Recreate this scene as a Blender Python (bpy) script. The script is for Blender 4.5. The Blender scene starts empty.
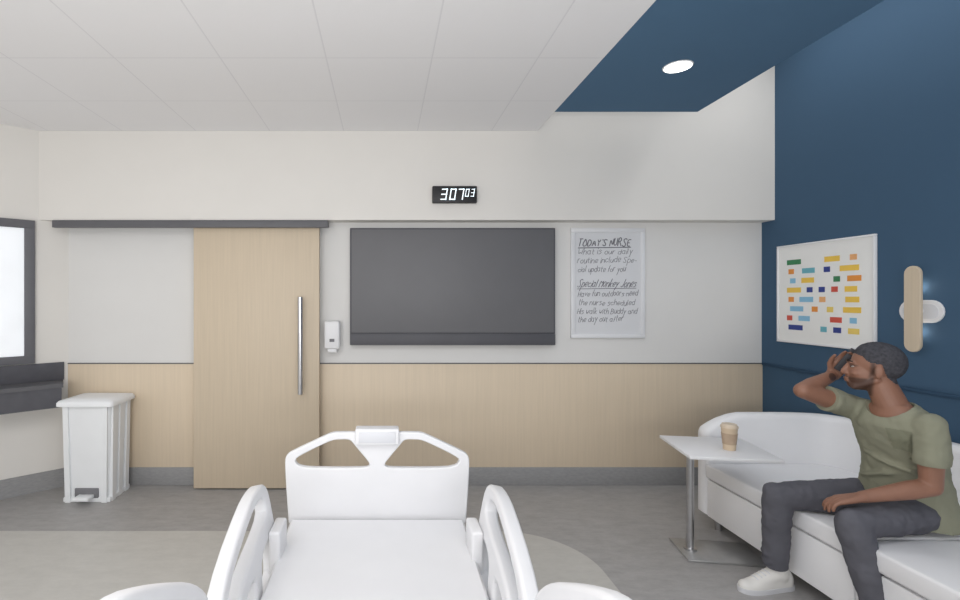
import bpy, bmesh, math, random
from mathutils import Vector, Matrix, Quaternion
random.seed(7)
scene = bpy.context.scene
COL = scene.collection
try:
    scene.view_settings.view_transform = 'Standard'
    scene.view_settings.look = 'None'
except Exception:
    pass

# ------------------------------------------------------------ materials
def lin(c):
    return tuple(((v/255)/12.92 if v/255 <= 0.04045 else ((v/255+0.055)/1.055)**2.4) for v in c)

def mat(name, rgb, rough=0.5, metal=0.0, var=0.04, scale=8.0, bump=0.0, bscale=60.0, emit=0.0, stretch=(1,1,1), spec=0.5, rotm=(0,0,0), attr=None):
    m = bpy.data.materials.new(name); m.use_nodes = True
    nt = m.node_tree; N = nt.nodes; L = nt.links
    b = N['Principled BSDF']
    b.inputs['Roughness'].default_value = rough
    b.inputs['Metallic'].default_value = metal
    b.inputs['Specular IOR Level'].default_value = spec
    c = lin(rgb)
    tc = N.new('ShaderNodeTexCoord')
    mp = N.new('ShaderNodeMapping'); mp.inputs['Scale'].default_value = stretch; mp.inputs['Rotation'].default_value = rotm
    L.new(tc.outputs['Object'], mp.inputs['Vector'])
    nz = N.new('ShaderNodeTexNoise'); nz.inputs['Scale'].default_value = scale; nz.inputs['Detail'].default_value = 4
    L.new(mp.outputs[0], nz.inputs['Vector'])
    cr = N.new('ShaderNodeValToRGB')
    cr.color_ramp.elements[0].position = 0.3; cr.color_ramp.elements[1].position = 0.7
    cr.color_ramp.elements[0].color = tuple(max(0, v*(1-var)) for v in c)+(1,)
    cr.color_ramp.elements[1].color = tuple(min(1, v*(1+var)) for v in c)+(1,)
    L.new(nz.outputs['Fac'], cr.inputs['Fac'])
    out = cr.outputs['Color']
    if attr:
        at = N.new('ShaderNodeAttribute'); at.attribute_name = attr[0]
        mx = N.new('ShaderNodeMix'); mx.data_type = 'RGBA'
        L.new(at.outputs['Fac'], mx.inputs['Factor']); L.new(out, mx.inputs[6]); mx.inputs[7].default_value = lin(attr[1])+(1,)
        out = mx.outputs[2]
    L.new(out, b.inputs['Base Color'])
    if bump > 0:
        n2 = N.new('ShaderNodeTexNoise'); n2.inputs['Scale'].default_value = bscale
        L.new(mp.outputs[0], n2.inputs['Vector'])
        bp = N.new('ShaderNodeBump'); bp.inputs['Strength'].default_value = bump; bp.inputs['Distance'].default_value = 0.01
        L.new(n2.outputs['Fac'], bp.inputs['Height']); L.new(bp.outputs[0], b.inputs['Normal'])
    if emit > 0:
        b.inputs['Emission Strength'].default_value = emit
        L.new(cr.outputs['Color'], b.inputs['Emission Color'])
    return m

M = {}
M['wall'] = mat('wall_paint', (229,226,221), 0.7, var=0.01, scale=3)
M['wall_grey'] = mat('recess_paint', (224,223,221), 0.7, var=0.01, scale=3)
M['blue'] = mat('blue_paint', (68,94,119), 0.7, var=0.015, scale=2, spec=0.15)
M['soffit'] = mat('soffit_blue_paint', (84,115,143), 0.8, var=0.015, scale=2, spec=0.15)
M['dark_rail'] = mat('dark_blue_trim', (54,78,102), 0.7, spec=0.15)
M['base'] = mat('grey_vinyl_base', (152,152,153), 0.5, var=0.08, scale=30, stretch=(1,1,3))
M['charcoal'] = mat('charcoal_metal', (96,96,100), 0.5)
M['frame'] = mat('window_frame_metal', (104,104,109), 0.5)
M['counter'] = mat('charcoal_stone', (86,86,92), 0.5, var=0.10, scale=14)
M['wood'] = mat('light_oak', (221,204,180), 0.5, var=0.03, scale=3.0, stretch=(26,26,0.7), bump=0.02)
M['wood_door'] = mat('door_oak', (208,192,169), 0.5, var=0.04, scale=3.0, stretch=(22,22,0.6), bump=0.02)
M['white'] = mat('white_plastic', (231,231,233), 0.4, var=0.01)
M['white_b'] = mat('bin_plastic', (238,240,242), 0.45, var=0.01)
M['offwhite'] = mat('platform_plastic', (216,217,221), 0.45, var=0.01)
M['vinyl'] = mat('white_upholstery', (240,240,242), 0.5, var=0.012, scale=5, bump=0.04)
M['seam'] = mat('dark_gap', (120,120,124), 0.7)
M['silver'] = mat('silver_frame', (228,229,232), 0.4, var=0.02)
M['chrome'] = mat('brushed_steel', (200,200,202), 0.28, metal=1.0, var=0.05, scale=20)
M['steelplate'] = mat('base_steel', (178,178,178), 0.35, metal=0.6, var=0.06, scale=20)
M['screen'] = mat('screen_glass', (112,112,115), 0.45, var=0.015, spec=0.3)
M['bezel'] = mat('screen_bezel', (90,90,95), 0.5, spec=0.3)
M['black'] = mat('black_plastic', (30,30,33), 0.5)
M['phone'] = mat('phone_case', (48,48,54), 0.5)
M['digit'] = mat('display_digit', (235,245,250), 0.5, emit=0.9)
M['paper'] = mat('whiteboard_face', (218,219,222), 0.4, var=0.015, scale=4)
M['ink'] = mat('marker_ink', (118,118,125), 0.6)
M['artpaper'] = mat('art_paper', (240,240,238), 0.7, var=0.01)
M['winpane'] = mat('bright_pane', (236,239,243), 0.2, emit=0.35)
M['lamp'] = mat('lamp_lens', (255,253,248), 0.4, emit=4.0)
M['lampring'] = mat('lamp_trim', (235,235,235), 0.4)
M['cup'] = mat('kraft_cup', (204,184,158), 0.6, var=0.05)
M['lid'] = mat('cup_lid_plastic', (214,198,178), 0.5, var=0.02)
M['sleeve'] = mat('cup_sleeve', (176,154,132), 0.8, var=0.06, scale=40)
M['skin'] = mat('skin', (140,100,81), 0.5, var=0.07, scale=14, attr=('beard', (56,40,35)))
M['hair'] = mat('short_hair', (74,74,79), 0.95, var=0.28, scale=70, bump=0.45, bscale=220, spec=0.1)
M['brow'] = mat('dark_brow', (46,38,36), 0.9, var=0.3, scale=90)
M['shirt'] = mat('olive_cotton', (139,139,121), 0.9, var=0.05, scale=10, bump=0.9, bscale=9, stretch=(1,1,0.4), rotm=(0.5,0.4,0), spec=0.12)
M['shirt_dk'] = mat('olive_pocket', (124,125,107), 0.9, var=0.05, scale=10, spec=0.12)
M['pants'] = mat('grey_trouser', (94,94,101), 0.85, var=0.08, scale=12, bump=0.9, bscale=12, stretch=(0.45,1,1), rotm=(0.3,0.5,0), spec=0.15)
M['shoe'] = mat('white_sneaker', (230,228,224), 0.6, var=0.02)
M['eye'] = mat('eye_white', (170,160,152), 0.3)

def floor_mat():
    m = bpy.data.materials.new('vinyl_floor'); m.use_nodes = True
    nt = m.node_tree; N = nt.nodes; L = nt.links; b = N['Principled BSDF']
    b.inputs['Roughness'].default_value = 0.45
    b.inputs['Specular IOR Level'].default_value = 0.35
    tc = N.new('ShaderNodeTexCoord')
    def vm(op, a, bvec=None):
        n = N.new('ShaderNodeVectorMath'); n.operation = op
        L.new(a, n.inputs[0])
        if bvec is not None: n.inputs[1].default_value = bvec
        return n
    r = 0.5
    a = vm('SUBTRACT', tc.outputs['Object'], (-3.0, 0.0, 0.0))
    a = vm('ABSOLUTE', a.outputs[0])
    a = vm('SUBTRACT', a.outputs[0], (4.25-r, 3.34-r, 10))
    a = vm('MAXIMUM', a.outputs[0], (0, 0, 0))
    a = vm('LENGTH', a.outputs[0])
    lt = N.new('ShaderNodeMath'); lt.operation = 'LESS_THAN'; lt.inputs[1].default_value = r
    L.new(a.outputs['Value'], lt.inputs[0])
    n1 = N.new('ShaderNodeTexNoise'); n1.inputs['Scale'].default_value = 7; n1.inputs['Detail'].default_value = 8; n1.inputs['Roughness'].default_value = 0.78
    mp = N.new('ShaderNodeMapping'); mp.inputs['Scale'].default_value = (1, 2.2, 1)
    L.new(tc.outputs['Object'], mp.inputs['Vector']); L.new(mp.outputs[0], n1.inputs['Vector'])
    def ramp(c, v):
        cr = N.new('ShaderNodeValToRGB'); c = lin(c)
        cr.color_ramp.elements[0].position = 0.35; cr.color_ramp.elements[1].position = 0.65
        cr.color_ramp.elements[0].color = tuple(x*(1-v) for x in c)+(1,)
        cr.color_ramp.elements[1].color = tuple(x*(1+v) for x in c)+(1,)
        L.new(n1.outputs['Fac'], cr.inputs['Fac']); return cr
    c1 = ramp((165,163,162), 0.12); c2 = ramp((194,192,187), 0.06)
    mx = N.new('ShaderNodeMix'); mx.data_type = 'RGBA'
    L.new(lt.outputs[0], mx.inputs['Factor'])
    L.new(c1.outputs[0], mx.inputs[6]); L.new(c2.outputs[0], mx.inputs[7])
    L.new(mx.outputs[2], b.inputs['Base Color'])
    return m
M['floor'] = floor_mat()

def ceiling_mat():
    m = bpy.data.materials.new('ceiling_tiles'); m.use_nodes = True
    nt = m.node_tree; N = nt.nodes; L = nt.links; b = N['Principled BSDF']
    b.inputs['Roughness'].default_value = 0.9
    tc = N.new('ShaderNodeTexCoord'); sp = N.new('ShaderNodeSeparateXYZ')
    L.new(tc.outputs['Object'], sp.inputs[0])
    outs = []
    for ax, off in ((0, -0.325), (1, 4.03)):
        s = N.new('ShaderNodeMath'); s.operation = 'SUBTRACT'; s.inputs[1].default_value = off
        L.new(sp.outputs[ax], s.inputs[0])
        d = N.new('ShaderNodeMath'); d.operation = 'PINGPONG'; d.inputs[1].default_value = 0.2975 if ax == 0 else 0.305
        L.new(s.outputs[0], d.inputs[0])
        g = N.new('ShaderNodeMath'); g.operation = 'LESS_THAN'; g.inputs[1].default_value = 0.004
        L.new(d.outputs[0], g.inputs[0]); outs.append(g)
    mxm = N.new('ShaderNodeMath'); mxm.operation = 'MAXIMUM'
    L.new(outs[0].outputs[0], mxm.inputs[0]); L.new(outs[1].outputs[0], mxm.inputs[1])
    mx = N.new('ShaderNodeMix'); mx.data_type = 'RGBA'
    L.new(mxm.outputs[0], mx.inputs['Factor'])
    mx.inputs[6].default_value = lin((241,240,241))+(1,); mx.inputs[7].default_value = lin((229,228,230))+(1,)
    L.new(mx.outputs[2], b.inputs['Base Color'])
    return m
M['ceil'] = ceiling_mat()

# ------------------------------------------------------------ object helpers
def finish(bm, smooth=True, angle=35):
    bmesh.ops.recalc_face_normals(bm, faces=bm.faces)
    me = bpy.data.meshes.new('m'); bm.to_mesh(me); bm.free()
    if smooth: shade(me, angle)
    return me

def shade(me, angle=35):
    for p in me.polygons: p.use_smooth = True
    try: me.set_sharp_from_angle(angle=math.radians(angle))
    except Exception: pass

def setmat(me, m):
    idx = [p.material_index for p in me.polygons] if isinstance(m, (list, tuple)) else None
    me.materials.clear()
    if idx is not None:
        for x in m: me.materials.append(x)
        for p, i in zip(me.polygons, idx): p.material_index = i
    elif m is not None:
        me.materials.append(m)

def structure(name, me, m, label=None, origin=(0,0,0)):
    setmat(me, m)
    o = bpy.data.objects.new(name, me); COL.objects.link(o)
    o['kind'] = 'structure'
    if label: o['label'] = label
    return o

class Thing:
    def __init__(self, name, base, label, category, group=None, kind=None):
        self.base = Vector(base)
        self.root = bpy.data.objects.new(name, None); COL.objects.link(self.root)
        self.root.empty_display_size = 0.1
        self.root.location = self.base
        self.root['label'] = label; self.root['category'] = category
        if group: self.root['group'] = group
        if kind: self.root['kind'] = kind
    def add(self, name, me, m=None, parent=None, label=None):
        if m is not None: setmat(me, m)
        me.transform(Matrix.Translation(-self.base))
        me.name = name
        o = bpy.data.objects.new(name, me); COL.objects.link(o)
        o.parent = parent or self.root
        if label: o['label'] = label
        return o

def single(name, me, m, base, label, category, group=None):
    base = Vector(base); setmat(me, m)
    me.transform(Matrix.Translation(-base)); me.name = name
    o = bpy.data.objects.new(name, me); COL.objects.link(o); o.location = base
    o['label'] = label; o['category'] = category
    if group: o['group'] = group
    return o

def rbox(x0, x1, y0, y1, z0, z1, r=0.0, seg=2, bm=None, mtx=None):
    own = bm is None
    t = bmesh.new()
    bmesh.ops.create_cube(t, size=1.0)
    bmesh.ops.scale(t, vec=(x1-x0, y1-y0, z1-z0), verts=t.verts)
    bmesh.ops.translate(t, vec=((x0+x1)/2, (y0+y1)/2, (z0+z1)/2), verts=t.verts)
    if r > 0: bmesh.ops.bevel(t, geom=t.edges[:], offset=r, segments=seg, profile=0.5, affect='EDGES')
    if mtx: bmesh.ops.transform(t, matrix=mtx, verts=t.verts)
    if own: return finish(t, smooth=r > 0)
    me = bpy.data.meshes.new('t'); t.to_mesh(me); t.free(); bm.from_mesh(me); bpy.data.meshes.remove(me)

def rotz(deg, c):
    c = Vector(c)
    return Matrix.Translation(c) @ Matrix.Rotation(math.radians(deg), 4, 'Z') @ Matrix.Translation(-c)

def cyl(bm, p0, p1, r0, r1=None, seg=20, caps=True):
    r1 = r0 if r1 is None else r1
    p0 = Vector(p0); p1 = Vector(p1); d = p1-p0
    q = Vector((0,0,1)).rotation_difference(d.normalized())
    mtx = Matrix.Translation((p0+p1)/2) @ q.to_matrix().to_4x4()
    bmesh.ops.create_cone(bm, cap_ends=caps, cap_tris=False, segments=seg, radius1=r0, radius2=r1, depth=d.length, matrix=mtx)

def ball(bm, c, r, rot=None, seg=16):
    if not hasattr(r, '__len__'): r = (r, r, r)
    mtx = Matrix.Translation(Vector(c)) @ (rot.to_4x4() if rot else Matrix.Identity(4)) @ Matrix.Diagonal((*r, 1))
    bmesh.ops.create_uvsphere(bm, u_segments=seg, v_segments=seg//2+2, radius=1, matrix=mtx)

def limb(bm, pts, radii, seg=16):
    for i, p in enumerate(pts): ball(bm, p, radii[i], seg=seg)
    for i in range(len(pts)-1):
        if (Vector(pts[i+1])-Vector(pts[i])).length > 1e-4:
            cyl(bm, pts[i], pts[i+1], radii[i], radii[i+1], seg=seg)

def loft(bm, rings, seg=24):
    vs = []
    for c, U, V in rings:
        c = Vector(c); U = Vector(U); V = Vector(V)
        vs.append([bm.verts.new(c+U*math.cos(2*math.pi*k/seg)+V*math.sin(2*math.pi*k/seg)) for k in range(seg)])
    for a, b in zip(vs[:-1], vs[1:]):
        for k in range(seg):
            bm.faces.new((a[k], a[(k+1)%seg], b[(k+1)%seg], b[k]))
    bm.faces.new(vs[0][::-1]); bm.faces.new(vs[-1])

def loft_rings(bm, rings, cap=True):
    vs = [[bm.verts.new(Vector(p)) for p in r] for r in rings]
    n = len(vs[0])
    for a, b in zip(vs[:-1], vs[1:]):
        for k in range(n):
            bm.faces.new((a[k], a[(k+1)%n], b[(k+1)%n], b[k]))
    if cap:
        bm.faces.new(vs[0][::-1]); bm.faces.new(vs[-1])

def chaikin(pts, it=3, closed=True, w=0.25):
    pts = [tuple(p) for p in pts]
    for _ in range(it):
        out = []; n = len(pts)
        rng = range(n) if closed else range(n-1)
        if not closed: out.append(pts[0])
        for i in rng:
            a, b = pts[i], pts[(i+1)%n]
            out.append(tuple(a[k]*(1-w)+b[k]*w for k in range(len(a))))
            out.append(tuple(a[k]*w+b[k]*(1-w) for k in range(len(a))))
        if not closed: out.append(pts[-1])
        pts = out
    return pts

def eval_mesh(o):
    bpy.context.view_layer.update()
    dg = bpy.context.evaluated_depsgraph_get()
    return bpy.data.meshes.new_from_object(o.evaluated_get(dg), depsgraph=dg)

def plate(outline, holes, thick, bevel, mtx):
    cu = bpy.data.curves.new('c', 'CURVE'); cu.dimensions = '2D'; cu.fill_mode = 'BOTH'
    cu.extrude = max(thick/2-bevel, 0.0001); cu.bevel_depth = bevel; cu.bevel_resolution = 3
    cu.offset = -bevel
    for pts in [outline]+holes:
        s = cu.splines.new('POLY'); s.points.add(len(pts)-1); s.use_cyclic_u = True
        for i, p in enumerate(pts): s.points[i].co = (p[0], p[1], 0, 1)
    o = bpy.data.objects.new('tmp', cu); COL.objects.link(o)
    me = eval_mesh(o); bpy.data.objects.remove(o); bpy.data.curves.remove(cu)
    me.transform(mtx); shade(me, 40)
    return me

def join(meshes):
    bm = bmesh.new()
    for me in meshes: bm.from_mesh(me); bpy.data.meshes.remove(me)
    me = bpy.data.meshes.new('j'); bm.to_mesh(me); bm.free(); return me

def basis(o, x, y, z):
    m = Matrix.Identity(4)
    for i, v in enumerate((x, y, z)):
        for k in range(3): m[k][i] = v[k]
    m.translation = Vector(o); return m
def XZ(y, x=0, z=0):
    return basis((x, y, z), (1,0,0), (0,0,1), (0,-1,0))
def YZ(x, y=0, z=0):
    return basis((x, y, z), (0,1,0), (0,0,1), (1,0,0))

def remesh(bm, voxel, smooth=3, fac=0.5, disp=None, cutters=None):
    me = bpy.data.meshes.new('r'); bm.to_mesh(me); bm.free()
    o = bpy.data.objects.new('tmp', me); COL.objects.link(o)
    r = o.modifiers.new('r', 'REMESH'); r.mode = 'VOXEL'; r.voxel_size = voxel
    if smooth:
        s = o.modifiers.new('s', 'SMOOTH'); s.iterations = smooth; s.factor = fac
    if disp:
        t = bpy.data.textures.new('folds', 'CLOUDS'); t.noise_scale = disp[1]; t.noise_depth = 1
        d = o.modifiers.new('d', 'DISPLACE'); d.texture = t; d.strength = disp[0]; d.mid_level = 0.5
        d.texture_coords = 'GLOBAL'
    cs = []
    for cb in (cutters or []):
        cm = bpy.data.meshes.new('c'); cb.to_mesh(cm); cb.free()
        co = bpy.data.objects.new('cut', cm); COL.objects.link(co); cs.append(co)
        b = o.modifiers.new('b', 'BOOLEAN'); b.operation = 'DIFFERENCE'; b.solver = 'EXACT'; b.object = co
    out = eval_mesh(o)
    bpy.data.objects.remove(o)
    for co in cs: bpy.data.objects.remove(co)
    shade(out, 50)
    return out

# ------------------------------------------------------------ room shell
WY = 4.17
UY = 4.03
RX = 3.15
CZ = 2.905
structure('floor', rbox(-6, 3.3, -1.5, 4.4, -0.1, 0), M['floor'], 'grey mottled sheet vinyl floor with paler inset area')
structure('wall_back', rbox(-2.95, RX+0.1, WY, WY+0.12, 0, 2.3), M['wall_grey'], 'pale grey painted wall')
structure('wall_upper', rbox(-3.1, RX+0.05, UY, WY+0.12, 2.187, 3.7), M['wall'], 'off-white painted bulkhead wall')
structure('wall_right', rbox(RX, RX+0.1, -1.5, 4.3, 0, 3.7), M['blue'], 'deep blue painted accent wall')
structure('ceiling', rbox(-6, 1.234, -1.5, UY+0.02, CZ, CZ+0.1), M['ceil'], 'white lay-in tile ceiling')
structure('ceiling.001', rbox(1.236, 2.27, -1.5, 3.62, CZ, CZ+0.14), M['soffit'], 'blue dropped ceiling panel')
structure('ceiling.002', rbox(1.1, 3.25, -1.5, 4.2, 3.66, 3.74), M['wall'], 'white raised cove ceiling')
C0 = Vector((-2.63, 4.17, 0)); DW = Vector((-1.1, -1, 0)).normalized(); NW = Vector((0.673, -0.74, 0)).normalized()
def wpt(t, n, z): 
    p = C0 + DW*t + NW*n; return Vector((p.x, p.y, z))
def wallbox(t0, t1, n0, n1, z0, z1, r=0):
    bm = bmesh.new(); bmesh.ops.create_cube(bm, size=1)
    bmesh.ops.scale(bm, vec=(t1-t0, abs(n1-n0), z1-z0), verts=bm.verts)
    if r: bmesh.ops.bevel(bm, geom=bm.edges[:], offset=r, segments=2, profile=0.5, affect='EDGES')
    mtx = basis(wpt((t0+t1)/2, (n0+n1)/2, (z0+z1)/2), DW, NW, (0,0,1))
    bmesh.ops.transform(bm, matrix=mtx, verts=bm.verts)
    return finish(bm, r > 0)
structure('wall_left', wallbox(-0.15, 2.6, -0.12, 0, 0, CZ+0.02), M['wall'], 'off-white angled wall')
structure('baseboard_left', wallbox(0.0, 2.6, 0, 0.012, 0, 0.15), M['base'], 'grey vinyl cove base')
structure('baseboard_back', rbox(-2.63, RX, WY-0.012, WY, 0, 0.15, 0.003), M['base'], 'grey vinyl cove base')
structure('baseboard_right', rbox(RX-0.012, RX, -1.5, WY-0.012, 0, 0.15, 0.003), M['base'], 'grey vinyl cove base')
structure('trim_1', rbox(-2.63, RX, WY-0.010, WY, 0.15, 1.010, 0.001), M['wood'], 'light oak wainscot panelling')
structure('trim_2', rbox(-2.63, RX, WY-0.014, WY, 1.010, 1.018, 0.001), M['charcoal'], 'thin dark cap strip on the wainscot')
structure('trim_3', rbox(RX-0.014, RX, -1.5, WY-0.02, 1.000, 1.022, 0.002), M['dark_rail'], 'dark blue chair rail strip')
fr = []
w0, w1 = 0.235, 1.9
for a in ((w0, w1, 2.11, 2.176), (w0, w1, 1.036, 1.10), (w0, w0+0.07, 1.10, 2.11), (w1-0.07, w1, 1.10, 2.11)):
    fr.append(wallbox(a[0], a[1], 0.0, 0.03, a[2], a[3], 0.002))
structure('window_1', join(fr), M['frame'], 'charcoal window frame')
structure('window_2', wallbox(w0+0.07, w1-0.07, 0.002, 0.010, 1.10, 2.11), M['winpane'], 'bright window pane')

# ------------------------------------------------------------ counter on angled wall
t = Thing('wall_counter', (-2.9, 3.6, 0.7), 'charcoal stone wall counter with short upstand beneath the window', 'counter')
def prism(pts, z0, z1):
    bm = bmesh.new()
    a = [bm.verts.new((p[0], p[1], z0)) for p in pts]; b = [bm.verts.new((p[0], p[1], z1)) for p in pts]
    n = len(pts)
    for k in range(n): bm.faces.new((a[k], a[(k+1)%n], b[(k+1)%n], b[k]))
    bm.faces.new(a[::-1]); bm.faces.new(b)
    return finish(bm, False)
pa = wpt(0.04, 0.003, 0); pb = Vector((-2.52, 3.93, 0)); far = DW*2.2
t.add('countertop', prism([pa, pb, pb+far, pa+far], 0.855, 0.885), M['charcoal'])
pa2 = wpt(0.05, 0.003, 0); pb2 = pb-NW*0.010+DW*0.010
t.add('apron', prism([pa2, pb2, pb2+far, pa2+far], 0.70, 0.855), M['counter'])
t.add('upstand', wallbox(0.035, 2.2, 0.002, 0.02, 0.885, 1.03, 0.001), M['counter'])

# ------------------------------------------------------------ sliding door
d = bpy.data.objects.new('door_1', rbox(-1.547, -0.526, 4.06, 4.105, 0.012, 2.14, 0.003))
COL.objects.link(d); d['kind'] = 'structure'; d['label'] = 'light oak sliding door with long steel pull'; setmat(d.data, M['wood_door'])
bm = bmesh.new()
cyl(bm, (-0.668, 3.99, 0.79), (-0.668, 3.99, 1.566), 0.021)
for z in (0.86, 1.50): cyl(bm, (-0.668, 3.99, z), (-0.668, 4.06, z), 0.010)
h = bpy.data.objects.new('door_handle', finish(bm)); COL.objects.link(h); setmat(h.data, M['chrome']); h.parent = d; h['label'] = 'long tubular steel pull handle'
t = Thing('sliding_door_track', (-1.55, 4.07, 2.14), 'charcoal metal sliding door track box along the bulkhead', 'door track')
t.add('track_cover', rbox(-2.665, -0.45, 4.012, 4.05, 2.125, 2.183, 0.003), M['charcoal'])
t.add('track_rail', rbox(-2.64, -0.46, 4.05, 4.165, 2.145, 2.187, 0.002), M['charcoal'])

# ------------------------------------------------------------ soap dispenser
t = Thing('soap_dispenser', (-0.425, WY, 1.11), 'white plastic wall soap dispenser beside the door', 'dispenser')
t.add('housing', rbox(-0.49, -0.36, 4.08, WY, 1.14, 1.37, 0.018, 3), M['white'])
t.add('nozzle', rbox(-0.465, -0.385, 4.095, WY-0.005, 1.11, 1.145, 0.008), M['white'])
t.add('label_window', rbox(-0.445, -0.405, 4.078, 4.082, 1.20, 1.225, 0.001), M['seam'])

# ------------------------------------------------------------ television
t = Thing('television', (0.565, WY, 1.17), 'large dark flat screen television with lower speaker bar', 'television')
t.add('housing', rbox(-0.28, 1.407, 4.105, WY, 1.17, 2.134, 0.006), M['bezel'])
t.add('screen', rbox(-0.266, 1.393, 4.1005, 4.108, 1.275, 2.121, 0.001), M['screen'])
t.add('speaker_bar', rbox(-0.278, 1.405, 4.096, 4.11, 1.172, 1.262, 0.003), M['bezel'])

# ------------------------------------------------------------ digital clock
t = Thing('digital_clock', (0.565, UY, 2.32), 'black wall digital clock showing 3:07 03', 'clock')
t.add('case', rbox(0.387, 0.742, 3.985, UY-0.001, 2.318, 2.452, 0.006), M['black'])
SEG = {'0':'abcdef','3':'abgcd','7':'abc'}
def digit(bm, ch, x, z, w, h):
    tk = h*0.11; y = 3.984; sh = 0.16
    S = {'a':(x,z+h-tk,x+w,z+h),'g':(x,z+h/2-tk/2,x+w,z+h/2+tk/2),'d':(x,z,x+w,z+tk),
         'f':(x,z+h/2,x+tk,z+h),'b':(x+w-tk,z+h/2,x+w,z+h),'e':(x,z,x+tk,z+h/2),'c':(x+w-tk,z,x+w,z+h/2)}
    for k in SEG[ch]:
        a = S[k]; g = 0.0008
        q = [(a[0]+g,a[1]+g),(a[2]-g,a[1]+g),(a[2]-g,a[3]-g),(a[0]+g,a[3]-g)]
        f = [bm.verts.new((px+(pz-z)*sh, y, pz)) for px, pz in q]
        b = [bm.verts.new((v.co.x, y+0.003, v.co.z)) for v in f]
        bm.faces.new(f)
        for i in range(4): bm.faces.new((f[i], f[(i+1)%4], b[(i+1)%4], b[i]))
bm = bmesh.new()
digit(bm, '3', 0.448, 2.340, 0.048, 0.09); digit(bm, '0', 0.518, 2.340, 0.048, 0.09); digit(bm, '7', 0.582, 2.340, 0.046, 0.09)
digit(bm, '0', 0.644, 2.366, 0.030, 0.062); digit(bm, '3', 0.688, 2.366, 0.028, 0.062)
t.add('clock_digits', finish(bm, False), M['digit'], label='glowing white italic digits')

# ------------------------------------------------------------ whiteboard
t = Thing('whiteboard', (1.86, WY, 1.226), 'framed dry-erase board with handwritten notes', 'whiteboard')
bm = bmesh.new()
x0, x1, z0, z1, fw = 1.552, 2.166, 1.226, 2.139, 0.034
rbox(x0, x1, 4.145, WY-0.001, z1-fw, z1, 0.004, bm=bm); rbox(x0, x1, 4.145, WY-0.001, z0, z0+fw, 0.004, bm=bm)
rbox(x0, x0+fw, 4.145, WY-0.001, z0+fw, z1-fw, 0.004, bm=bm); rbox(x1-fw, x1, 4.145, WY-0.001, z0+fw, z1-fw, 0.004, bm=bm)
t.add('frame', finish(bm), M['silver'])
t.add('board', rbox(x0+fw, x1-fw, 4.155, WY-0.001, z0+fw, z1-fw), M['paper'])
G = {'a':"46 27 06 04 23 43 47|47 44 53",'b':"09 03|05 27 46 44 23 03",'c':"46 27 06 04 23 44",'d':"46 27 06 04 23 44|49 43",'e':"05 45 47 17 05 13 44",
'f':"39 29 14 13|06 36",'g':"46 27 05 24 46|47 41 10 01",'h':"09 03|05 27 46 43",'i':"07 03|08 09",'k':"09 03|46 05 43",'l':"09 04 13",'m':"07 03|06 17 26 23|26 37 46 43",
'n':"07 03|06 27 46 43",'o':"27 06 04 23 44 46 27",'p':"07 00|06 27 46 44 23 04",'r':"07 03|05 17 37",'s':"46 27 06 35 44 23 03",'t':"19 14 23 33|07 37",'u':"07 04 13 33 47|47 43",
'v':"07 23 47",'w':"07 13 25 33 57",'x':"07 43|47 03",'y':"07 24|47 24 10 00",'T':"09 59|29 23",'O':"29 06 04 23 54 56 29",'D':"03 09 39 56 33 03",'A':"03 29 53|15 45",'Y':"09 26 49|26 23",
'S':"58 39 08 26 45 43 13 04",'N':"03 09 43 49",'U':"09 04 23 44 49",'R':"03 09 39 47 16|26 53",'E':"49 09 03 43|06 36",'I':"19 13",'M':"03 09 36 59 53",'H':"09 03|49 43|06 46",
'J':"49 44 23 04",'W':"09 13 36 53 69",'B':"03 09|09 48 36 06|36 55 43 03","'":"19 18",':':"06 16|03 13",'-':"05 35"}
def write(cu, s, x, z, size, width, slant=0.25):
    u = size/6; adv = [max(int(c[0]) for st in G[ch].split('|') for c in st.split())+1.6 if ch != ' ' else 3.2 for ch in s]
    ux = width/sum(adv)
    cx_ = x; drift = random.uniform(-0.004, 0.012)
    for ch, ad in zip(s, adv):
        if ch != ' ':
            jz = random.uniform(-0.004, 0.004)+drift*(cx_-x)/width; js = random.uniform(0.85, 1.15)
            for st in G[ch].split('|'):
                pts = [((int(c[0]))*ux, (int(c[1])-3)*u*js) for c in st.split()]
                if len(pts) > 2: pts = chaikin(pts, 2, closed=False)
                sp = cu.splines.new('POLY'); sp.points.add(len(pts)-1)
                for i, (px, pz) in enumerate(pts):
                    sp.points[i].co = (cx_+px+pz*slant, 4.1545, z+jz+pz, 1)
        cx_ += ux*ad
def handwriting(name, lines, bev, under=False, slant=0.25):
    for s, x, z, size, width in lines:
        cu = bpy.data.curves.new('w', 'CURVE'); cu.dimensions = '3D'; cu.bevel_depth = bev; cu.bevel_resolution = 1
        write(cu, s, x, z, size, width, slant)
        if under:
            sp = cu.splines.new('POLY'); sp.points.add(1); sp.points[0].co = (x, 4.1545, z-0.016, 1); sp.points[1].co = (x+width, 4.1545, z-0.010, 1)
        o = bpy.data.objects.new('tmp', cu); COL.objects.link(o); me = eval_mesh(o)
        bpy.data.objects.remove(o); t.add(name, me, M['ink'], label='grey marker handwriting')
handwriting('handwritten_heading', [("TODAY'S NURSE", 1.61, 1.990, 0.060, 0.44)], 0.0042, True)
handwriting('handwritten_heading', [("Special Monkey Jones", 1.605, 1.650, 0.062, 0.49)], 0.0028, True, 0.45)
handwriting('handwritten_line', [("What is our daily", 1.61, 1.918, 0.048, 0.46), ("routine include Spe-", 1.605, 1.846, 0.048, 0.50), ("cial update for you", 1.61, 1.776, 0.048, 0.40),
  ("Have fun outdoors need", 1.61, 1.570, 0.046, 0.50), ("the nurse scheduled", 1.615, 1.498, 0.046, 0.47), ("His walk with Buddy and", 1.605, 1.428, 0.046, 0.50), ("the day out after", 1.61, 1.356, 0.046, 0.38)], 0.0020)

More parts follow.
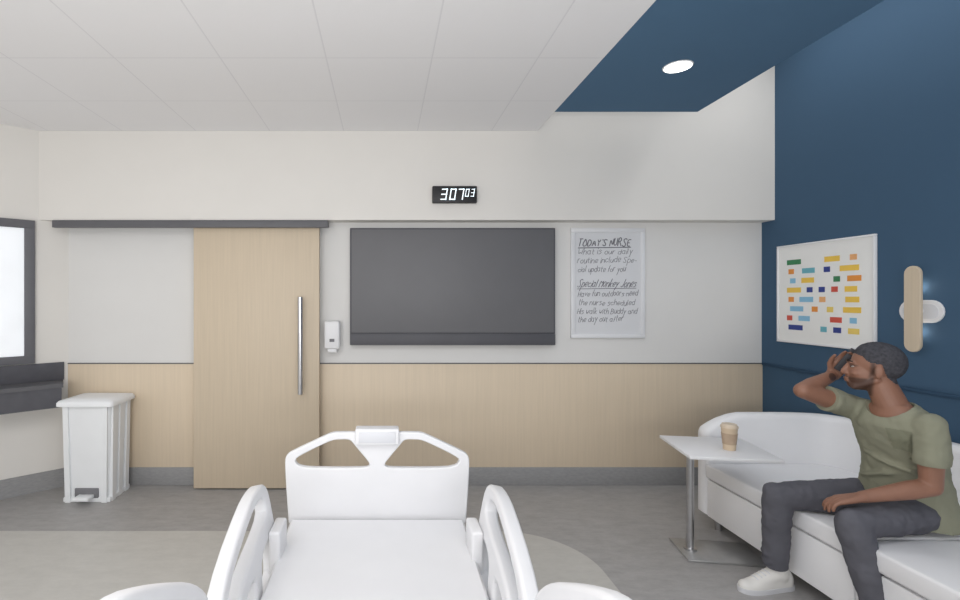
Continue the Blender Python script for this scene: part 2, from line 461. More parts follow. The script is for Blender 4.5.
# ------------------------------------------------------------ framed artwork
t = Thing('framed_artwork', (RX, 3.605, 1.21), 'white framed print of scattered coloured dashes on the blue wall', 'picture')
y0, y1, z0, z1, fw = 3.19, 3.985, 1.213, 1.967, 0.014
bm = bmesh.new()
xa, xb = RX-0.022, RX-0.0005
rbox(xa, xb, y0, y1, z1-fw, z1, 0.003, bm=bm); rbox(xa, xb, y0, y1, z0, z0+fw, 0.003, bm=bm)
rbox(xa, xb, y0, y0+fw, z0+fw, z1-fw, 0.003, bm=bm); rbox(xa, xb, y1-fw, y1, z0+fw, z1-fw, 0.003, bm=bm)
t.add('frame', finish(bm), M['white'])
t.add('print', rbox(RX-0.014, xb, y0+fw, y1-fw, z0+fw, z1-fw), M['artpaper'])
ART = [(56,130,84),(232,150,66),(240,200,84),(48,64,140),(110,180,195),(208,86,70),(238,178,120),(140,192,222),(236,208,110)]
amats = [mat('dash_paint', c, 0.6) for i, c in enumerate(ART)]
bm = bmesh.new()
rows = 8; zt = z1-0.10; zb = z0+0.085
pat = [[(0,.13),None,(2,.12),(6,.05)],[(1,.05),(4,.11),(3,.05),(2,.14)],[(7,.05),(2,.11),None,(0,.05),(1,.10)],[(2,.13),(3,.05),(3,.05),(5,.05),(2,.09)],
       [(1,.05),(7,.12),(6,.05),None,(2,.10)],[(7,.12),(1,.05),(8,.05),(2,.13)],[(5,.05),(7,.10),None,(5,.09),(7,.05)],[(3,.13),None,(4,.05),(3,.06),(8,.08)]]
for r, row in enumerate(pat):
    z = zt-(zt-zb)*(r+0.5)/rows
    y = y1-0.095-0.015*((r*7)%3)
    tot = sum(i[1] if i else 0.05 for i in row); gap = (0.60-tot)/max(1, len(row)-1)*0.9
    for it in row:
        w = it[1] if it else 0.05
        if it:
            bm.faces.ensure_lookup_table(); nf = len(bm.faces)
            rbox(RX-0.0155, RX-0.0135, y-w, y, z-0.019, z+0.019, bm=bm)
            bm.faces.ensure_lookup_table()
            for f in bm.faces[nf:]: f.material_index = it[0]
        y -= w+gap
t.add('colour_dashes', finish(bm, False), amats, label='multicoloured painted dashes')

# ------------------------------------------------------------ wall sconce
t = Thing('wall_sconce', (RX, 2.93, 1.236), 'pale wood capsule sconce on a white oval wall plate', 'wall lamp')
def capsule_pts(hw, hh, n=10):
    pts = []; r = min(hw, hh)
    if hh > hw:
        for k in range(n+1): a = math.pi*k/n; pts.append((r*math.cos(a), hh-r+r*math.sin(a)))
        for k in range(n+1): a = math.pi+math.pi*k/n; pts.append((r*math.cos(a), -hh+r+r*math.sin(a)))
    else:
        for k in range(n+1): a = -math.pi/2+math.pi*k/n; pts.append((hw-r+r*math.cos(a), r*math.sin(a)))
        for k in range(n+1): a = math.pi/2+math.pi*k/n; pts.append((-hw+r+r*math.cos(a), r*math.sin(a)))
    return pts
PYc = 2.925
t.add('wall_plate', plate(capsule_pts(0.122, 0.066), [], 0.012, 0.003, YZ(RX-0.0065, PYc, 1.478)), M['white'])
t.add('plate_recess', plate(capsule_pts(0.098, 0.043), [], 0.004, 0.001, YZ(RX-0.0135, PYc, 1.478)), M['offwhite'])
SY = 2.925
bm = bmesh.new(); cyl(bm, (RX-0.014, SY, 1.48), (RX-0.045, SY, 1.48), 0.022); t.add('stem', finish(bm), M['white'])
t.add('wood_shade', plate(capsule_pts(0.046, 0.252), [], 0.018, 0.004, YZ(RX-0.054, SY, 1.492)), M['wood_door'], label='pale oak capsule panel')

# ------------------------------------------------------------ recessed downlight
t = Thing('recessed_downlight', (1.71, 2.91, CZ), 'round recessed downlight in the blue ceiling panel', 'ceiling light')
bm = bmesh.new(); cyl(bm, (1.71, 2.91, CZ-0.001), (1.71, 2.91, CZ-0.006), 0.080, 0.077, seg=40); t.add('trim_ring', finish(bm), M['lampring'])
bm = bmesh.new(); cyl(bm, (1.71, 2.91, CZ-0.005), (1.71, 2.91, CZ-0.008), 0.071, seg=40); t.add('lens', finish(bm), M['lamp'])

# ------------------------------------------------------------ step bin
t = Thing('step_on_bin', (-2.29, 3.97, 0), 'white plastic step-on waste bin with hinged lid against the wall', 'waste bin')
bx0, bx1, by0, by1 = -2.46, -2.08, 3.80, 4.12
def rr(x0, x1, y0, y1, z, r=0.03, n=4):
    pts = []
    for cx, cy, a0 in ((x1-r, y1-r, 0), (x0+r, y1-r, 90), (x0+r, y0+r, 180), (x1-r, y0+r, 270)):
        for k in range(n+1):
            a = math.radians(a0+90*k/n); pts.append((cx+r*math.cos(a), cy+r*math.sin(a), z))
    return pts
bm = bmesh.new()
k = 0.026
loft_rings(bm, [rr(bx0+k, bx1-k, by0+k, by1-k, 0.012), rr(bx0+k*0.9, bx1-k*0.9, by0+k*0.9, by1-k*0.9, 0.09), rr(bx0+0.004, bx1-0.004, by0+0.004, by1-0.004, 0.735)])
t.add('bin_body', finish(bm), M['white_b'])
bm = bmesh.new()
def rib(x0_, x1_, y0_, y1_, dx, dy):
    # rib that follows the taper of the body
    q = [[(x0_+dx*f, y0_+dy*f, z), (x1_+dx*f, y0_+dy*f, z), (x1_+dx*f, y1_+dy*f, z), (x0_+dx*f, y1_+dy*f, z)] for z, f in ((0.0, 1.0), (0.735, 0.0))]
    loft_rings(bm, q)
rib(bx0+0.02, bx0+0.06, by0-0.008, by0+0.03, 0.012, 0.012)
rib(bx1-0.06, bx1-0.02, by0-0.008, by0+0.03, -0.012, 0.012)
rib(bx1-0.03, bx1+0.007, by0+0.03, by0+0.08, -0.012, 0.008)
rib(bx1-0.03, bx1+0.007, by1-0.08, by1-0.03, -0.012, -0.008)
rib(bx1-0.03, bx1+0.004, by0+0.14, by0+0.19, -0.012, 0)
rbox(bx0+0.012, bx1-0.008, by0+0.012, by1-0.01, 0.0, 0.035, 0.006, bm=bm)
t.add('corner_ribs', finish(bm, False), M['white_b'])
bm = bmesh.new()
o = 0.028
loft_rings(bm, [rr(bx0-o, bx1+o, by0-o, by1+0.02, 0.735), rr(bx0-o, bx1+o, by0-o, by1+0.02, 0.760), rr(bx0-o+0.012, bx1+o-0.012, by0-o+0.012, by1+0.01, 0.775), rr(bx0+0.05, bx1-0.05, by0+0.05, by1-0.05, 0.787)])
t.add('bin_lid', finish(bm, angle=60), M['white_b'])
t.add('foot_pedal', rbox(-2.33, -2.21, by0-0.07, by0+0.02, 0.035, 0.06, 0.008), M['white_b'])
t.add('pedal_recess', rbox(-2.36, -2.18, by0+0.012, by0+0.03, 0.03, 0.105, 0.004), M['seam'])

# ------------------------------------------------------------ hospital bed
BX = -0.035
t = Thing('hospital_bed', (BX, 1.5, 0), 'white hospital bed without mattress, footboard raised and rails up', 'bed')
def mir(pts): return pts+[(-x, y) for x, y in pts[::-1]]
half = [(0.455,-0.07),(0.468,0.10),(0.476,0.24),(0.477,0.300),(0.468,0.324),(0.445,0.341),(0.255,0.430),(0.225,0.440),(0.18,0.441),(0.10,0.441)]
outline = chaikin(mir(half), 1)
hole = [(0.425,0.291),(0.418,0.308),(0.36,0.340),(0.26,0.388),(0.22,0.402),(0.16,0.404),(0.138,0.399),(0.122,0.380),(0.045,0.288),(0.038,0.270),(0.055,0.258),(0.20,0.256),(0.36,0.258),(0.412,0.270)]
holeR = chaikin(hole, 1, w=0.2); holeL = [(-x, y) for x, y in holeR[::-1]]
t.add('footboard', plate(outline, [holeR, holeL], 0.036, 0.007, XZ(2.60, BX, 0.42)), M['white'])
t.add('footboard_tab', rbox(BX-0.112, BX+0.112, 2.555, 2.635, 0.802, 0.884, 0.007, 3), M['white'])
t.add('tab_cover', rbox(BX-0.094, BX+0.094, 2.551, 2.56, 0.814, 0.870, 0.003, 2), M['offwhite'])
t.add('headboard', plate(chaikin(mir([(0.45,-0.05),(0.47,0.35),(0.40,0.46),(0.15,0.5)]), 2), [], 0.045, 0.014, XZ(0.30, BX, 0.44)), M['white'])
def deck(bm, y0, y1, za, zb, w0=0.445, w1=0.445, th=0.05):
    loft_rings(bm, [[(BX-w, y, z-th), (BX-w, y, z-0.012), (BX-w+0.012, y, z), (BX+w-0.012, y, z), (BX+w, y, z-0.012), (BX+w, y, z-th)] for y, z, w in ((y0, za, w0), (y0+0.006, za, w0), (y1-0.006, zb, w1), (y1, zb, w1))])
bm = bmesh.new(); deck(bm, 1.66, 2.56, 0.42, 0.42, 0.43, 0.445); t.add('leg_platform', finish(bm), M['white'])
bm = bmesh.new(); deck(bm, 1.12, 1.65, 0.42, 0.42, 0.42, 0.43); t.add('seat_platform', finish(bm), M['white'])
bm = bmesh.new(); deck(bm, 0.42, 1.11, 0.74, 0.42, 0.42, 0.42); t.add('backrest_platform', finish(bm), M['white'])
bm = bmesh.new()
rbox(BX-0.40, BX-0.34, 0.33, 2.56, 0.27, 0.35, 0.008, bm=bm); rbox(BX+0.34, BX+0.40, 0.33, 2.56, 0.27, 0.35, 0.008, bm=bm)
for yy in (0.5, 1.3, 2.4): rbox(BX-0.36, BX+0.36, yy-0.04, yy+0.04, 0.27, 0.365, 0.008, bm=bm)
rbox(BX-0.30, BX+0.30, 0.5, 2.3, 0.13, 0.19, 0.02, bm=bm)
for yy in (0.75, 2.05): rbox(BX-0.05, BX+0.05, yy-0.05, yy+0.05, 0.18, 0.29, 0.01, bm=bm)
for sx in (-1, 1):
    for yy in (0.5, 2.3): rbox(BX+sx*0.32-0.06, BX+sx*0.32+0.06, yy-0.04, yy+0.04, 0.12, 0.18, 0.012, bm=bm)
t.add('bed_frame', finish(bm), M['offwhite'])
for sx in (-1, 1):
    for yy in (0.5, 2.3):
        bm = bmesh.new(); cx = BX+sx*0.34
        cyl(bm, (cx-0.018, yy, 0.06), (cx+0.018, yy, 0.06), 0.06, seg=28); cyl(bm, (cx, yy, 0.09), (cx, yy, 0.135), 0.018)
        rbox(cx-0.025, cx+0.025, yy-0.05, yy+0.05, 0.085, 0.125, 0.01, bm=bm)
        t.add('caster', finish(bm), M['charcoal'])
rail_out = chaikin([(1.54,0.22),(1.50,0.36),(1.51,0.50),(1.57,0.585),(1.72,0.655),(2.00,0.725),(2.12,0.737),(2.23,0.730),(2.285,0.690),(2.30,0.60),(2.29,0.34),(2.24,0.22)], 1)
rail_h1 = chaikin([(1.60,0.500),(1.63,0.555),(1.74,0.608),(1.98,0.670),(2.10,0.686),(2.19,0.678),(2.225,0.640),(2.215,0.600),(2.10,0.575),(1.90,0.552),(1.74,0.515),(1.66,0.480),(1.61,0.475)], 1)
rail_h2 = chaikin([(1.63,0.345),(1.62,0.400),(1.70,0.435),(1.86,0.475),(1.93,0.470),(1.90,0.400),(1.84,0.345)], 1)
rail_h3 = chaikin([(1.97,0.345),(2.00,0.420),(2.04,0.485),(2.14,0.505),(2.20,0.490),(2.22,0.420),(2.18,0.345)], 1)
def railmtx(sx, x, tilt=0.0, zp=0.42, dy=0.0):
    s, c = math.sin(tilt), math.cos(tilt)
    return Matrix.Translation((BX+sx*x, dy, zp)) @ basis((0,0,0), (0,1,0), (sx*s,0,c), (c,0,-sx*s)) @ Matrix.Translation((0, -zp, 0))
head_out = chaikin([(0.70,0.45),(0.66,0.80),(0.76,0.98),(0.93,0.985),(1.12,0.90),(1.32,0.79),(1.42,0.68),(1.42,0.52),(1.34,0.36),(1.0,0.36)], 2)
head_h = chaikin([(0.78,0.60),(0.77,0.86),(0.86,0.93),(1.10,0.845),(1.28,0.745),(1.34,0.65),(1.24,0.56),(1.0,0.54)], 2)
for sx in (-1, 1):
    t.add('side_rail', plate(rail_out, [rail_h1, rail_h2, rail_h3], 0.060, 0.014, railmtx(sx, 0.478, 0.18)), M['white'])
    t.add('head_rail', plate(head_out, [head_h], 0.05, 0.014, railmtx(sx, 0.470, 0.05, dy=0.025)), M['white'])
    t.add('rail_bracket', rbox(BX+sx*0.440-0.026, BX+sx*0.440+0.026, 2.16, 2.32, 0.30, 0.54, 0.012, 3), M['white'])
    t.add('rail_bracket', rbox(BX+sx*0.440-0.026, BX+sx*0.440+0.026, 1.62, 1.80, 0.30, 0.45, 0.012, 3), M['white'])

# ------------------------------------------------------------ sofa
t = Thing('sleeper_sofa', (2.62, 2.3, 0), 'white upholstered sleeper sofa with rounded wraparound back', 'sofa')
X0 = 2.17
path = [(2.19, 3.42), (2.45, 3.42), (2.80, 3.415), (2.97, 3.37), (3.05, 3.22), (3.065, 3.0), (3.065, 1.7), (3.05, 1.36), (2.98, 1.26), (2.86, 1.22), (2.45, 1.20), (2.19, 1.20)]
path = chaikin(path, 2, closed=False)
def ring_at(p, nrm, w, zb, zt):
    pts = []; hw = w/2; r = hw*0.8; n = 8
    pts.append(Vector((p.x, p.y, zb))+nrm*hw)
    for k in range(n+1):
        a = math.pi*k/n
        ca = math.cos(a); ca = math.copysign(abs(ca)**0.8, ca)
        pts.append(Vector((p.x, p.y, zt-r+r*abs(math.sin(a))**0.8))+nrm*(hw*ca))
    pts.append(Vector((p.x, p.y, zb))-nrm*hw)
    return pts
rings = []; n = len(path)
for i in range(n):
    p = Vector((*path[i], 0)); a = Vector((*path[max(i-1,0)], 0)); b = Vector((*path[min(i+1,n-1)], 0))
    dd = (b-a).normalized(); nrm = Vector((-dd.y, dd.x, 0))
    zt = 0.775
    s = max(0, min(1, (2.45-p.x)/0.28)); zt -= 0.11*s*s
    rings.append(ring_at(p, nrm, 0.11, 0.09, zt))
    if i in (0, n-1):
        q = p+Vector((-0.020, 0, 0)); extra = ring_at(q, nrm, 0.07, 0.10, zt-0.022)
        if i == 0: rings.insert(0, extra)
        else: rings.append(extra)
bm = bmesh.new(); loft_rings(bm, rings)
t.add('backrest', finish(bm, angle=50), M['vinyl'])
t.add('sofa_body', rbox(X0+0.025, 3.02, 1.265, 3.36, 0.09, 0.35, 0.004), M['offwhite'])
for ya, yb in ((2.31, 3.36), (1.265, 2.302)):
    t.add('seat_cushion', rbox(X0-0.012, 3.01, ya, yb, 0.352, 0.445, 0.014, 3), M['vinyl'])
for ya, yb in ((2.31, 3.355), (1.27, 2.302)):
    t.add('drawer_front', rbox(X0, X0+0.034, ya, yb, 0.095, 0.340, 0.004), M['vinyl'])
for x in (X0+0.08, 2.95):
    for y in (1.32, 3.36):
        bm = bmesh.new(); cyl(bm, (x, y, 0.0), (x, y, 0.095), 0.022, 0.028); t.add('foot', finish(bm), M['chrome'])

# ------------------------------------------------------------ side table
RT = rotz(-9, (2.03, 3.03, 0))
t = Thing('c_shaped_side_table', (1.9, 3.05, 0), 'white laminate side table on a steel post and flat base', 'table')
me = rbox(1.78, 2.27, 2.82, 3.27, 0.632, 0.65, 0.003, 2, mtx=RT); t.add('tabletop', me, M['white'])
bm = bmesh.new(); cyl(bm, (1.88, 3.07, 0.014), (1.88, 3.07, 0.62), 0.021, seg=24); cyl(bm, (1.88, 3.07, 0.014), (1.88, 3.07, 0.024), 0.035, seg=24); t.add('post', finish(bm), M['chrome'])
t.add('base_plate', rbox(1.81, 2.24, 2.91, 3.19, 0.001, 0.014, 0.004, 2, mtx=RT), M['steelplate'])
t.add('top_bracket', rbox(1.83, 2.15, 2.98, 3.12, 0.62, 0.632, 0.003, 2, mtx=RT), M['steelplate'])

# ------------------------------------------------------------ coffee cup
cx, cy = 2.065, 2.99
t = Thing('paper_coffee_cup', (cx, cy, 0.65), 'kraft paper takeaway coffee cup with lid on the side table', 'cup')
bm = bmesh.new(); cyl(bm, (cx, cy, 0.6505), (cx, cy, 0.785), 0.032, 0.043, seg=28); t.add('cup_body', finish(bm), M['cup'])
bm = bmesh.new(); cyl(bm, (cx, cy, 0.685), (cx, cy, 0.750), 0.0358, 0.0422, seg=28); t.add('cup_sleeve', finish(bm), M['sleeve'])
bm = bmesh.new(); cyl(bm, (cx, cy, 0.782), (cx, cy, 0.792), 0.046, 0.046, seg=28); cyl(bm, (cx, cy, 0.792), (cx, cy, 0.804), 0.042, 0.038, seg=28); t.add('cup_lid', finish(bm), M['lid'])

# ------------------------------------------------------------ person
P = Thing('person', (2.5, 2.45, 0), 'person in olive t-shirt and grey trousers holding a phone', 'person')
V = Vector
L_ = V((0.23,-0.97,0)).normalized(); F_ = V((-0.97,-0.23,0)).normalized()
Rs, Ls = V((2.345,2.515,1.01)), V((2.42,2.215,0.988))
Re, Rw = V((2.08,2.485,1.095)), V((2.330,2.600,1.152))
Le, Lw = V((2.43,2.22,0.715)), V((2.185,2.285,0.645))
Rh, Lh = V((2.53,2.565,0.54)), V((2.56,2.37,0.54))
Rk, Lk = V((2.06,2.62,0.52)), V((2.13,2.275,0.53))
Ra, La = V((2.09,2.67,0.10)), V((2.20,2.20,0.10))
HC = V((2.368,2.425,1.218))
hf = V((-0.81,0.585,0.05)).normalized(); hu = V((0,0,1)); hr = hf.cross(hu).normalized(); hu = hr.cross(hf).normalized()
HM = Matrix((hr, hf, hu)).transposed()
def H(r, f, u): return HC+HM@V((r, f, u))
def torso(bm, g=0.0):
    secs = [((2.56,2.465,0.49),0.160,0.130),((2.56,2.46,0.56),0.165,0.132),((2.55,2.45,0.68),0.148,0.118),((2.51,2.42,0.80),0.155,0.118),
            ((2.455,2.385,0.91),0.168,0.120),((2.42,2.365,0.970),0.165,0.106),((2.405,2.36,1.015),0.130,0.082),((2.40,2.36,1.06),0.080,0.062)]
    loft(bm, [(c, L_*(a+g), (F_+V((0,0,-0.15)))*(b+g)) for c, a, b in secs])
def hand(bm, W, dr, n, th, curls, spread=0.0, tcurl=0.3, s=1.0):
    dr = dr.normalized(); n = (n-dr*n.dot(dr)).normalized(); tt = (th-dr*th.dot(dr)-n*th.dot(n)).normalized()
    offs = (0.030, 0.010, -0.010, -0.029); lens = (0.070, 0.078, 0.073, 0.056)
    for i in range(4):
        k = W+dr*0.088*s+tt*offs[i]*s
        limb(bm, [W+tt*offs[i]*0.5, k], [0.017*s, 0.0125*s], 12)
        c = curls[i]
        p = k; ang = c*0.5; pts = [p]
        for fr_ in (0.45, 0.30, 0.25):
            dd = dr*math.cos(ang)+n*math.sin(ang)+tt*spread*offs[i]*10
            p = p+dd.normalized()*lens[i]*fr_*s; pts.append(p); ang += c
        limb(bm, pts, [0.0100*s, 0.0092*s, 0.0085*s, 0.0072*s], 10)
    b0 = W+dr*0.022*s+tt*0.018*s
    b1 = b0+(dr*0.65+tt*0.6+n*0.25).normalized()*0.042*s
    b2 = b1+(dr*0.85+tt*0.25+n*tcurl).normalized()*0.032*s
    b3 = b2+(dr*0.9+tt*0.05+n*tcurl*1.4).normalized()*0.026*s
    limb(bm, [b0, b1, b2, b3], [0.016*s, 0.0125*s, 0.0105*s, 0.0085*s], 10)
bm = bmesh.new()
torso(bm, -0.016)
limb(bm, [V((2.412,2.362,1.02)), H(0,-0.026,-0.06)], [0.064, 0.056], 20)
ball(bm, H(0,-0.018,0.026), (0.073,0.096,0.088), HM, 28)
ball(bm, H(0,0.030,-0.030), (0.058,0.060,0.085), HM, 28)
ball(bm, H(0,0.048,-0.088), (0.036,0.040,0.028), HM, 20)
for s in (-1, 1):
    limb(bm, [H(s*0.054,-0.01,-0.055), H(s*0.026,0.060,-0.098)], [0.015, 0.015], 12)
    ball(bm, H(s*0.029,0.080,0.018), (0.024,0.011,0.007), HM, 12)
    ball(bm, H(s*0.040,0.064,-0.032), (0.018,0.018,0.014), HM, 12)
    ball(bm, H(s*0.076,-0.012,-0.012), (0.008,0.019,0.032), HM, 14)
    ball(bm, H(s*0.013,0.094,-0.036), 0.009, seg=10)
limb(bm, [H(0,0.084,0.012), H(0,0.101,-0.024), H(0,0.103,-0.034)], [0.008, 0.011, 0.012], 12)
ball(bm, H(0,0.090,-0.060), (0.022,0.012,0.0065), HM, 12); ball(bm, H(0,0.087,-0.073), (0.020,0.012,0.0075), HM, 12)
def mid(a, b, f): return a+(b-a)*f
limb(bm, [V((2.41,2.40,1.0)), Rs, mid(Rs,Re,0.45), Re], [0.045,0.050,0.047,0.038])
limb(bm, [Re, mid(Re,Rw,0.3), Rw], [0.038,0.040,0.026])
limb(bm, [V((2.42,2.30,0.985)), Ls, mid(Ls,Le,0.45), Le], [0.045,0.050,0.047,0.039])
limb(bm, [Le, mid(Le,Lw,0.3), Lw], [0.039,0.041,0.026])
pn = (-hr).normalized()
hd = V((0.42,-0.32,0.84)); hd = (hd-pn*hd.dot(pn)).normalized()
hand(bm, Rw, hd, pn, V((-0.8,0.4,0.4)), (0.45,0.42,0.42,0.5), 0, 0.4, 0.95)
phone_c = Rw+hd*0.095+pn*0.027-hf*0.012
hand(bm, Lw, V((-0.86,0.38,-0.30)), V((-0.25,0.15,-1)), V((0.2,1,0.1)), (0.42,0.45,0.5,0.5), 0.3, 0.3, 1.0)
for h, k, a in ((Rh,Rk,Ra),(Lh,Lk,La)):
    limb(bm, [V((2.56,2.46,0.55)), h, k], [0.07,0.065,0.048]); limb(bm, [k, mid(k,a,0.35), a, a+V((0,0,-0.03))], [0.046,0.046,0.032,0.030])
    fd = V((-1,-0.10,0)).normalized()
    limb(bm, [a+V((0,0,-0.05)), a+fd*0.12+V((0,0,-0.070))], [0.024,0.014])
body_me = remesh(bm, 0.0048, 3, 0.5)
def beardfn(l):
    if l.z < -0.135: return -1
    if abs(l.x) < 0.022 and l.y > 0.085 and -0.079 < l.z < -0.056: return -1
    jaw = min(-0.050-l.z+max(0, 0.02-l.y)*0.8, l.y+0.002)
    side = min(0.010-abs(l.y-0.008), 0.03-l.z, abs(l.x)-0.05)
    return max(jaw, side)
at = body_me.attributes.new('beard', 'FLOAT', 'POINT')
HT = HM.transposed(); vals = [0.0]*len(body_me.vertices)
for i, v in enumerate(body_me.vertices):
    if (v.co-HC).length < 0.17:
        l = HT@(v.co-HC)
        vals[i] = 0.8*max(0.0, min(1.0, beardfn(l)/0.010+0.3)) if abs(l.x) < 0.085 else 0
        for s in (-1, 1):
            dd = ((l.x-s*0.030)/0.015)**2+((l.z-0.004)/0.006)**2
            if 0.04 < l.y < 0.11 and dd < 1.4: vals[i] = max(vals[i], 0.75*(1-dd/1.4)**0.5)
at.data.foreach_set('value', vals)
body = P.add('body', body_me.copy(), M['skin'])

def region(fn, off, noise=0.0, ramp=0.02, lim=0.135):
    b = bmesh.new(); b.from_mesh(body_me); b.normal_update()
    dele = [f for f in b.faces if (f.calc_center_median()-HC).length > lim or fn(HT@(f.calc_center_median()-HC)) <= 0]
    bmesh.ops.delete(b, geom=dele, context='FACES')
    b.normal_update()
    co = [(v.co.copy(), v.normal.copy(), HT@(v.co-HC)) for v in b.verts]
    for v, (c, nn, l) in zip(b.verts, co):
        k = max(0.0, min(1.0, fn(l)/ramp)); k = k*(2-k)
        v.co = c+nn*(0.0006+off*k*(0.7+max(0, l.z)*5)+random.uniform(-noise, noise)*k)
    me = bpy.data.meshes.new('h'); b.to_mesh(me); b.free()
    for p in me.polygons: p.use_smooth = True
    return me
def hairfn(l):
    if abs(l.x) > 0.083: return -1
    y = l.y; line = 0.07
    pts = [(-0.13,-0.070),(-0.075,-0.064),(-0.045,-0.035),(-0.02,0.024),(0.012,0.026),(0.032,0.036),(0.045,0.054),(0.07,0.064),(0.13,0.070)]
    for (a, b_), (c, d_) in zip(pts[:-1], pts[1:]):
        if a <= y <= c: line = b_+(d_-b_)*(y-a)/(c-a); break
    return l.z-line
P.add('hair', region(hairfn, 0.0095, 0.0006, 0.06), M['hair'], label='short dark curly greying hair')
for s in (-1, 1):
    bm = bmesh.new(); limb(bm, [H(s*0.014,0.0890,0.022), H(s*0.030,0.0885,0.027), H(s*0.045,0.078,0.023)], [0.003,0.0034,0.0025], 8)
    P.add('eyebrow', finish(bm), M['brow'])
for s in (-1, 1):
    bm = bmesh.new(); ball(bm, H(s*0.030,0.0735,-0.001), (0.011,0.008,0.0045), HM, seg=16); eo = P.add('eye', finish(bm), M['eye'])
    bm = bmesh.new(); ball(bm, H(s*0.030,0.0780,-0.001), (0.0055,0.0052,0.0046), HM, seg=12); P.add('iris', finish(bm), M['black'], parent=eo)

# shirt
bm = bmesh.new(); torso(bm, 0.006)
loft(bm, [((2.575,2.465,0.475), L_*0.200, F_*0.158), ((2.57,2.46,0.55), L_*0.192, F_*0.156), ((2.555,2.45,0.64), L_*0.172, F_*0.142), ((2.535,2.435,0.74), L_*0.160, F_*0.128)])
limb(bm, [V((2.41,2.40,0.995)), Rs, mid(Rs,Re,0.44)], [0.052,0.058,0.064])
limb(bm, [V((2.42,2.30,0.98)), Ls, mid(Ls,Le,0.55)], [0.052,0.057,0.066])
for z_, a_ in ((0.60,0.10),(0.66,-0.12),(0.73,0.14),(0.80,-0.10)):
    c0 = V((2.555,2.455,z_)); R_ = 0.138
    pts = [c0+F_*(R_*math.cos(q))+L_*(0.166*math.sin(q))+V((0,0,a_*math.sin(q)*0.5-0.02*math.cos(q))) for q in (-0.9,-0.4,0.1,0.6,1.1)]
    if z_ > 0.7: pts = [p_+V((-0.018 if z_ < 0.78 else -0.040, -0.013 if z_ < 0.78 else -0.032, 0)) for p_ in pts]
    limb(bm, pts, [0.006,0.011,0.012,0.010,0.005], 10)
cut = bmesh.new(); ball(cut, V((2.372,2.352,1.062)), (0.092,0.084,0.078), Matrix((L_.cross(V((0,0,1))), L_, V((0,0,1)))).transposed(), 28)
cut2 = bmesh.new(); dd = (Re-Rs).normalized(); p = mid(Rs,Re,0.50); cyl(cut2, p, p+dd*0.2, 0.09, seg=24)
cut3 = bmesh.new(); dd = (Le-Ls).normalized(); p = mid(Ls,Le,0.62); cyl(cut3, p, p+dd*0.18, 0.080, seg=24)
shirt_me = remesh(bm, 0.007, 3, 0.5, disp=(0.012, 0.05), cutters=[cut, cut2, cut3])
b = bmesh.new(); b.from_mesh(shirt_me); b.normal_update(); ctr = V((2.44,2.375,0))
def pk(f):
    c = f.calc_center_median(); la = (c-ctr).dot(L_)
    return 0.035 < la < 0.115 and 0.86 < c.z < 0.955 and f.normal.dot(F_) > 0.25
bmesh.ops.delete(b, geom=[f for f in b.faces if not pk(f)], context='FACES')
b.normal_update()
for v in b.verts: v.co += v.normal*0.0035
pm_ = bpy.data.meshes.new('pocket'); b.to_mesh(pm_); b.free()
shirt = P.add('shirt', shirt_me, M['shirt'], label='olive green short-sleeved t-shirt')
P.add('chest_pocket', pm_, M['shirt_dk'], parent=shirt)
# trousers
bm = bmesh.new()
loft(bm, [((2.57,2.465,0.47), L_*0.162, F_*0.13), ((2.575,2.465,0.54), L_*0.165, F_*0.137), ((2.57,2.46,0.60), L_*0.140, F_*0.12)])
for h, k, a in ((Rh,Rk,Ra),(Lh,Lk,La)):
    limb(bm, [h, mid(h,k,0.5), k], [0.089,0.082,0.066]); limb(bm, [k, mid(k,a,0.35), mid(k,a,0.9)], [0.067,0.065,0.056])
    for fz in (0.12, 0.24, 0.78, 0.88):
        c = mid(k, a, fz); dx = V((0.05 if fz < 0.5 else -0.05, 0, 0))
        limb(bm, [c+dx+V((0,-0.035,0.012)), c+dx*1.15, c+dx+V((0,0.035,0.012))], [0.006,0.012,0.006], 8)
    for fz in (0.15, 0.28, 0.42):
        c = mid(h, k, fz)
        limb(bm, [c+V((0.02,-0.055,0.048)), c+V((-0.01,-0.01,0.080)), c+V((-0.03,0.04,0.058))], [0.006,0.011,0.006], 8)
cuts = []
for k, a in ((Rk,Ra),(Lk,La)):
    c = bmesh.new(); dd = (a-k).normalized(); p = mid(k,a,0.93); cyl(c, p, p+dd*0.12, 0.10, seg=20); cuts.append(c)
P.add('trousers', remesh(bm, 0.008, 3, 0.5, disp=(0.012, 0.045), cutters=cuts), M['pants'], label='dark grey casual trousers')
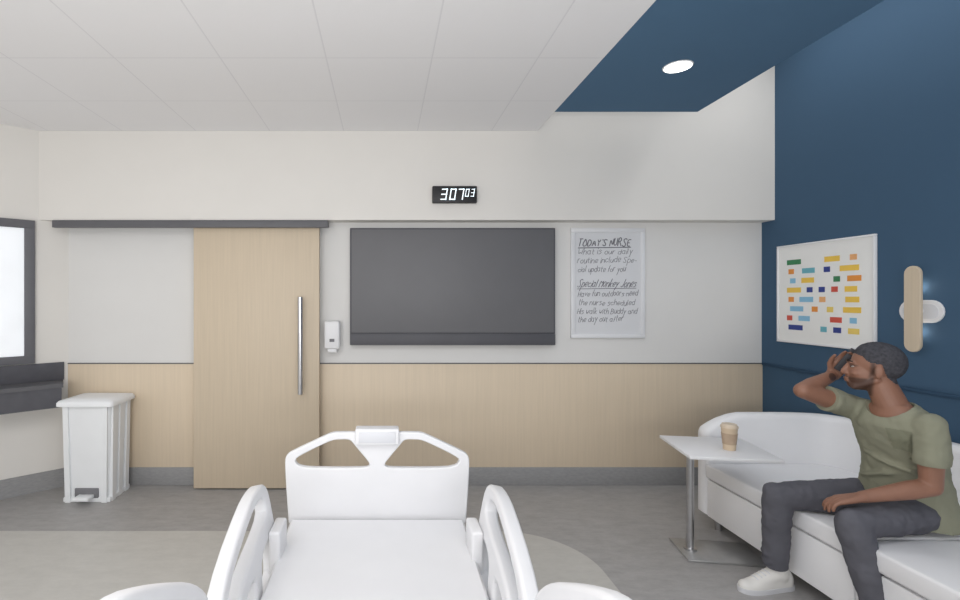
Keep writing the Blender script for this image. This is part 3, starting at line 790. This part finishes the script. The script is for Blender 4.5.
# shoes
def shoe(a, ang):
    R = Matrix.Rotation(math.radians(ang), 3, 'Z')
    o = V((a.x, a.y, 0))
    def Q(f, s, z): return o+R@V((-f, s, z))
    prof = [(-0.085,0.026),(-0.06,0.034),(0.0,0.036),(0.08,0.044),(0.14,0.046),(0.18,0.038),(0.205,0.02)]
    bm = bmesh.new()
    hts = [0.095,0.11,0.108,0.085,0.066,0.052,0.035]
    rings = []
    for (f, w), h in zip(prof, hts):
        rings.append([Q(f, w*math.cos(2*math.pi*k/20), (0.02+(h-0.02)*math.sin(2*math.pi*k/20)**0.8) if math.sin(2*math.pi*k/20) > 0 else 0.018) for k in range(20)])
    loft_rings(bm, rings)
    limb(bm, [Q(-0.02,0,0.08), Q(-0.01,0,0.108)], [0.044,0.044])
    limb(bm, [Q(0.0,0,0.085), Q(0.10,0,0.045)], [0.040,0.040])
    ball(bm, Q(-0.06,0,0.055), (0.035,0.036,0.045), R, 14); ball(bm, Q(0.165,0,0.034), (0.045,0.038,0.026), R, 14)
    so = P.add('shoe', remesh(bm, 0.006, 4, 0.5), M['shoe'], label='white low-top sneaker')
    out = chaikin([(-0.10,0.0),(-0.095,0.030),(0.0,0.038),(0.12,0.052),(0.19,0.042),(0.218,0.0),(0.19,-0.042),(0.12,-0.052),(0.0,-0.038),(-0.095,-0.030)], 2)
    bm = bmesh.new()
    loft_rings(bm, [[Q(f, s, z) for f, s in out] for z in (0.001, 0.012, 0.026)])
    P.add('sole', finish(bm), M['offwhite'], parent=so)
    bm = bmesh.new()
    for i in range(4):
        f = 0.055+i*0.022; z = 0.104-i*0.009
        limb(bm, [Q(f,-0.022,z-0.006), Q(f+0.004,0,z), Q(f,0.022,z-0.006)], [0.003,0.003,0.003], 6)
    P.add('laces', finish(bm), M['offwhite'], parent=so)
shoe(Ra, 6); shoe(La, 14)

pm = basis(phone_c, hd.cross(pn).normalized(), hd, pn)
bm = bmesh.new(); rbox(-0.031, 0.031, -0.064, 0.064, -0.004, 0.004, 0.003, bm=bm)
bmesh.ops.transform(bm, matrix=pm, verts=bm.verts)
single('mobile_phone', finish(bm), M['phone'], phone_c, 'black mobile phone held against the ear', 'phone')

# ------------------------------------------------------------ lights
w = bpy.data.worlds.new('World'); scene.world = w; w.use_nodes = True
w.node_tree.nodes['Background'].inputs[0].default_value = (1.0, 0.99, 0.975, 1)
w.node_tree.nodes['Background'].inputs[1].default_value = 0.92
def area(name, loc, rot, sx, sy, power, col=(1,1,1)):
    l = bpy.data.lights.new(name, 'AREA'); l.shape = 'RECTANGLE'; l.size = sx; l.size_y = sy; l.energy = power; l.color = col
    o = bpy.data.objects.new(name, l); COL.objects.link(o); o.location = loc; o.rotation_euler = rot
    return o
area('overhead_fill', (-1.4, 0.9, CZ-0.02), (0,0,0), 1.2, 1.2, 18)  # added fill out of view for even brightness, not a ceiling fixture
area('overhead_fill.001', (0.4, 0.9, CZ-0.02), (0,0,0), 1.2, 1.2, 14)  # second added overhead fill, also without a fixture
area('cove_light', (2.75, 2.2, 3.6), (0,0,0), 0.4, 3.2, 14)
area('upward_fill', (-0.3, -0.9, 1.3), (math.radians(180-34), 0, 0), 3.6, 0.8, 92)  # unseen fill added behind the camera to brighten the ceiling
l = bpy.data.lights.new('downlight', 'SPOT'); l.energy = 12; l.spot_size = math.radians(120); l.spot_blend = 1.0; l.shadow_soft_size = 0.07
o = bpy.data.objects.new('downlight', l); COL.objects.link(o); o.location = (1.71, 2.91, CZ-0.03)
for zz in (1.36, 1.62):
    l = bpy.data.lights.new('sconce_glow', 'POINT'); l.energy = 0.13; l.shadow_soft_size = 0.02; l.color = (1,0.98,0.95)
    o = bpy.data.objects.new('sconce_glow', l); COL.objects.link(o); o.location = (RX-0.035, SY, zz)

# ------------------------------------------------------------ camera
cam = bpy.data.cameras.new('camera'); co = bpy.data.objects.new('camera', cam); COL.objects.link(co)
cam.sensor_width = 36; cam.lens = 36*500/960
cam.shift_x = 96/960; cam.shift_y = -1/960
cam.clip_start = 0.05
co.location = (0, 0, 1.55); co.rotation_euler = (math.radians(90), 0, 0)
scene.camera = co
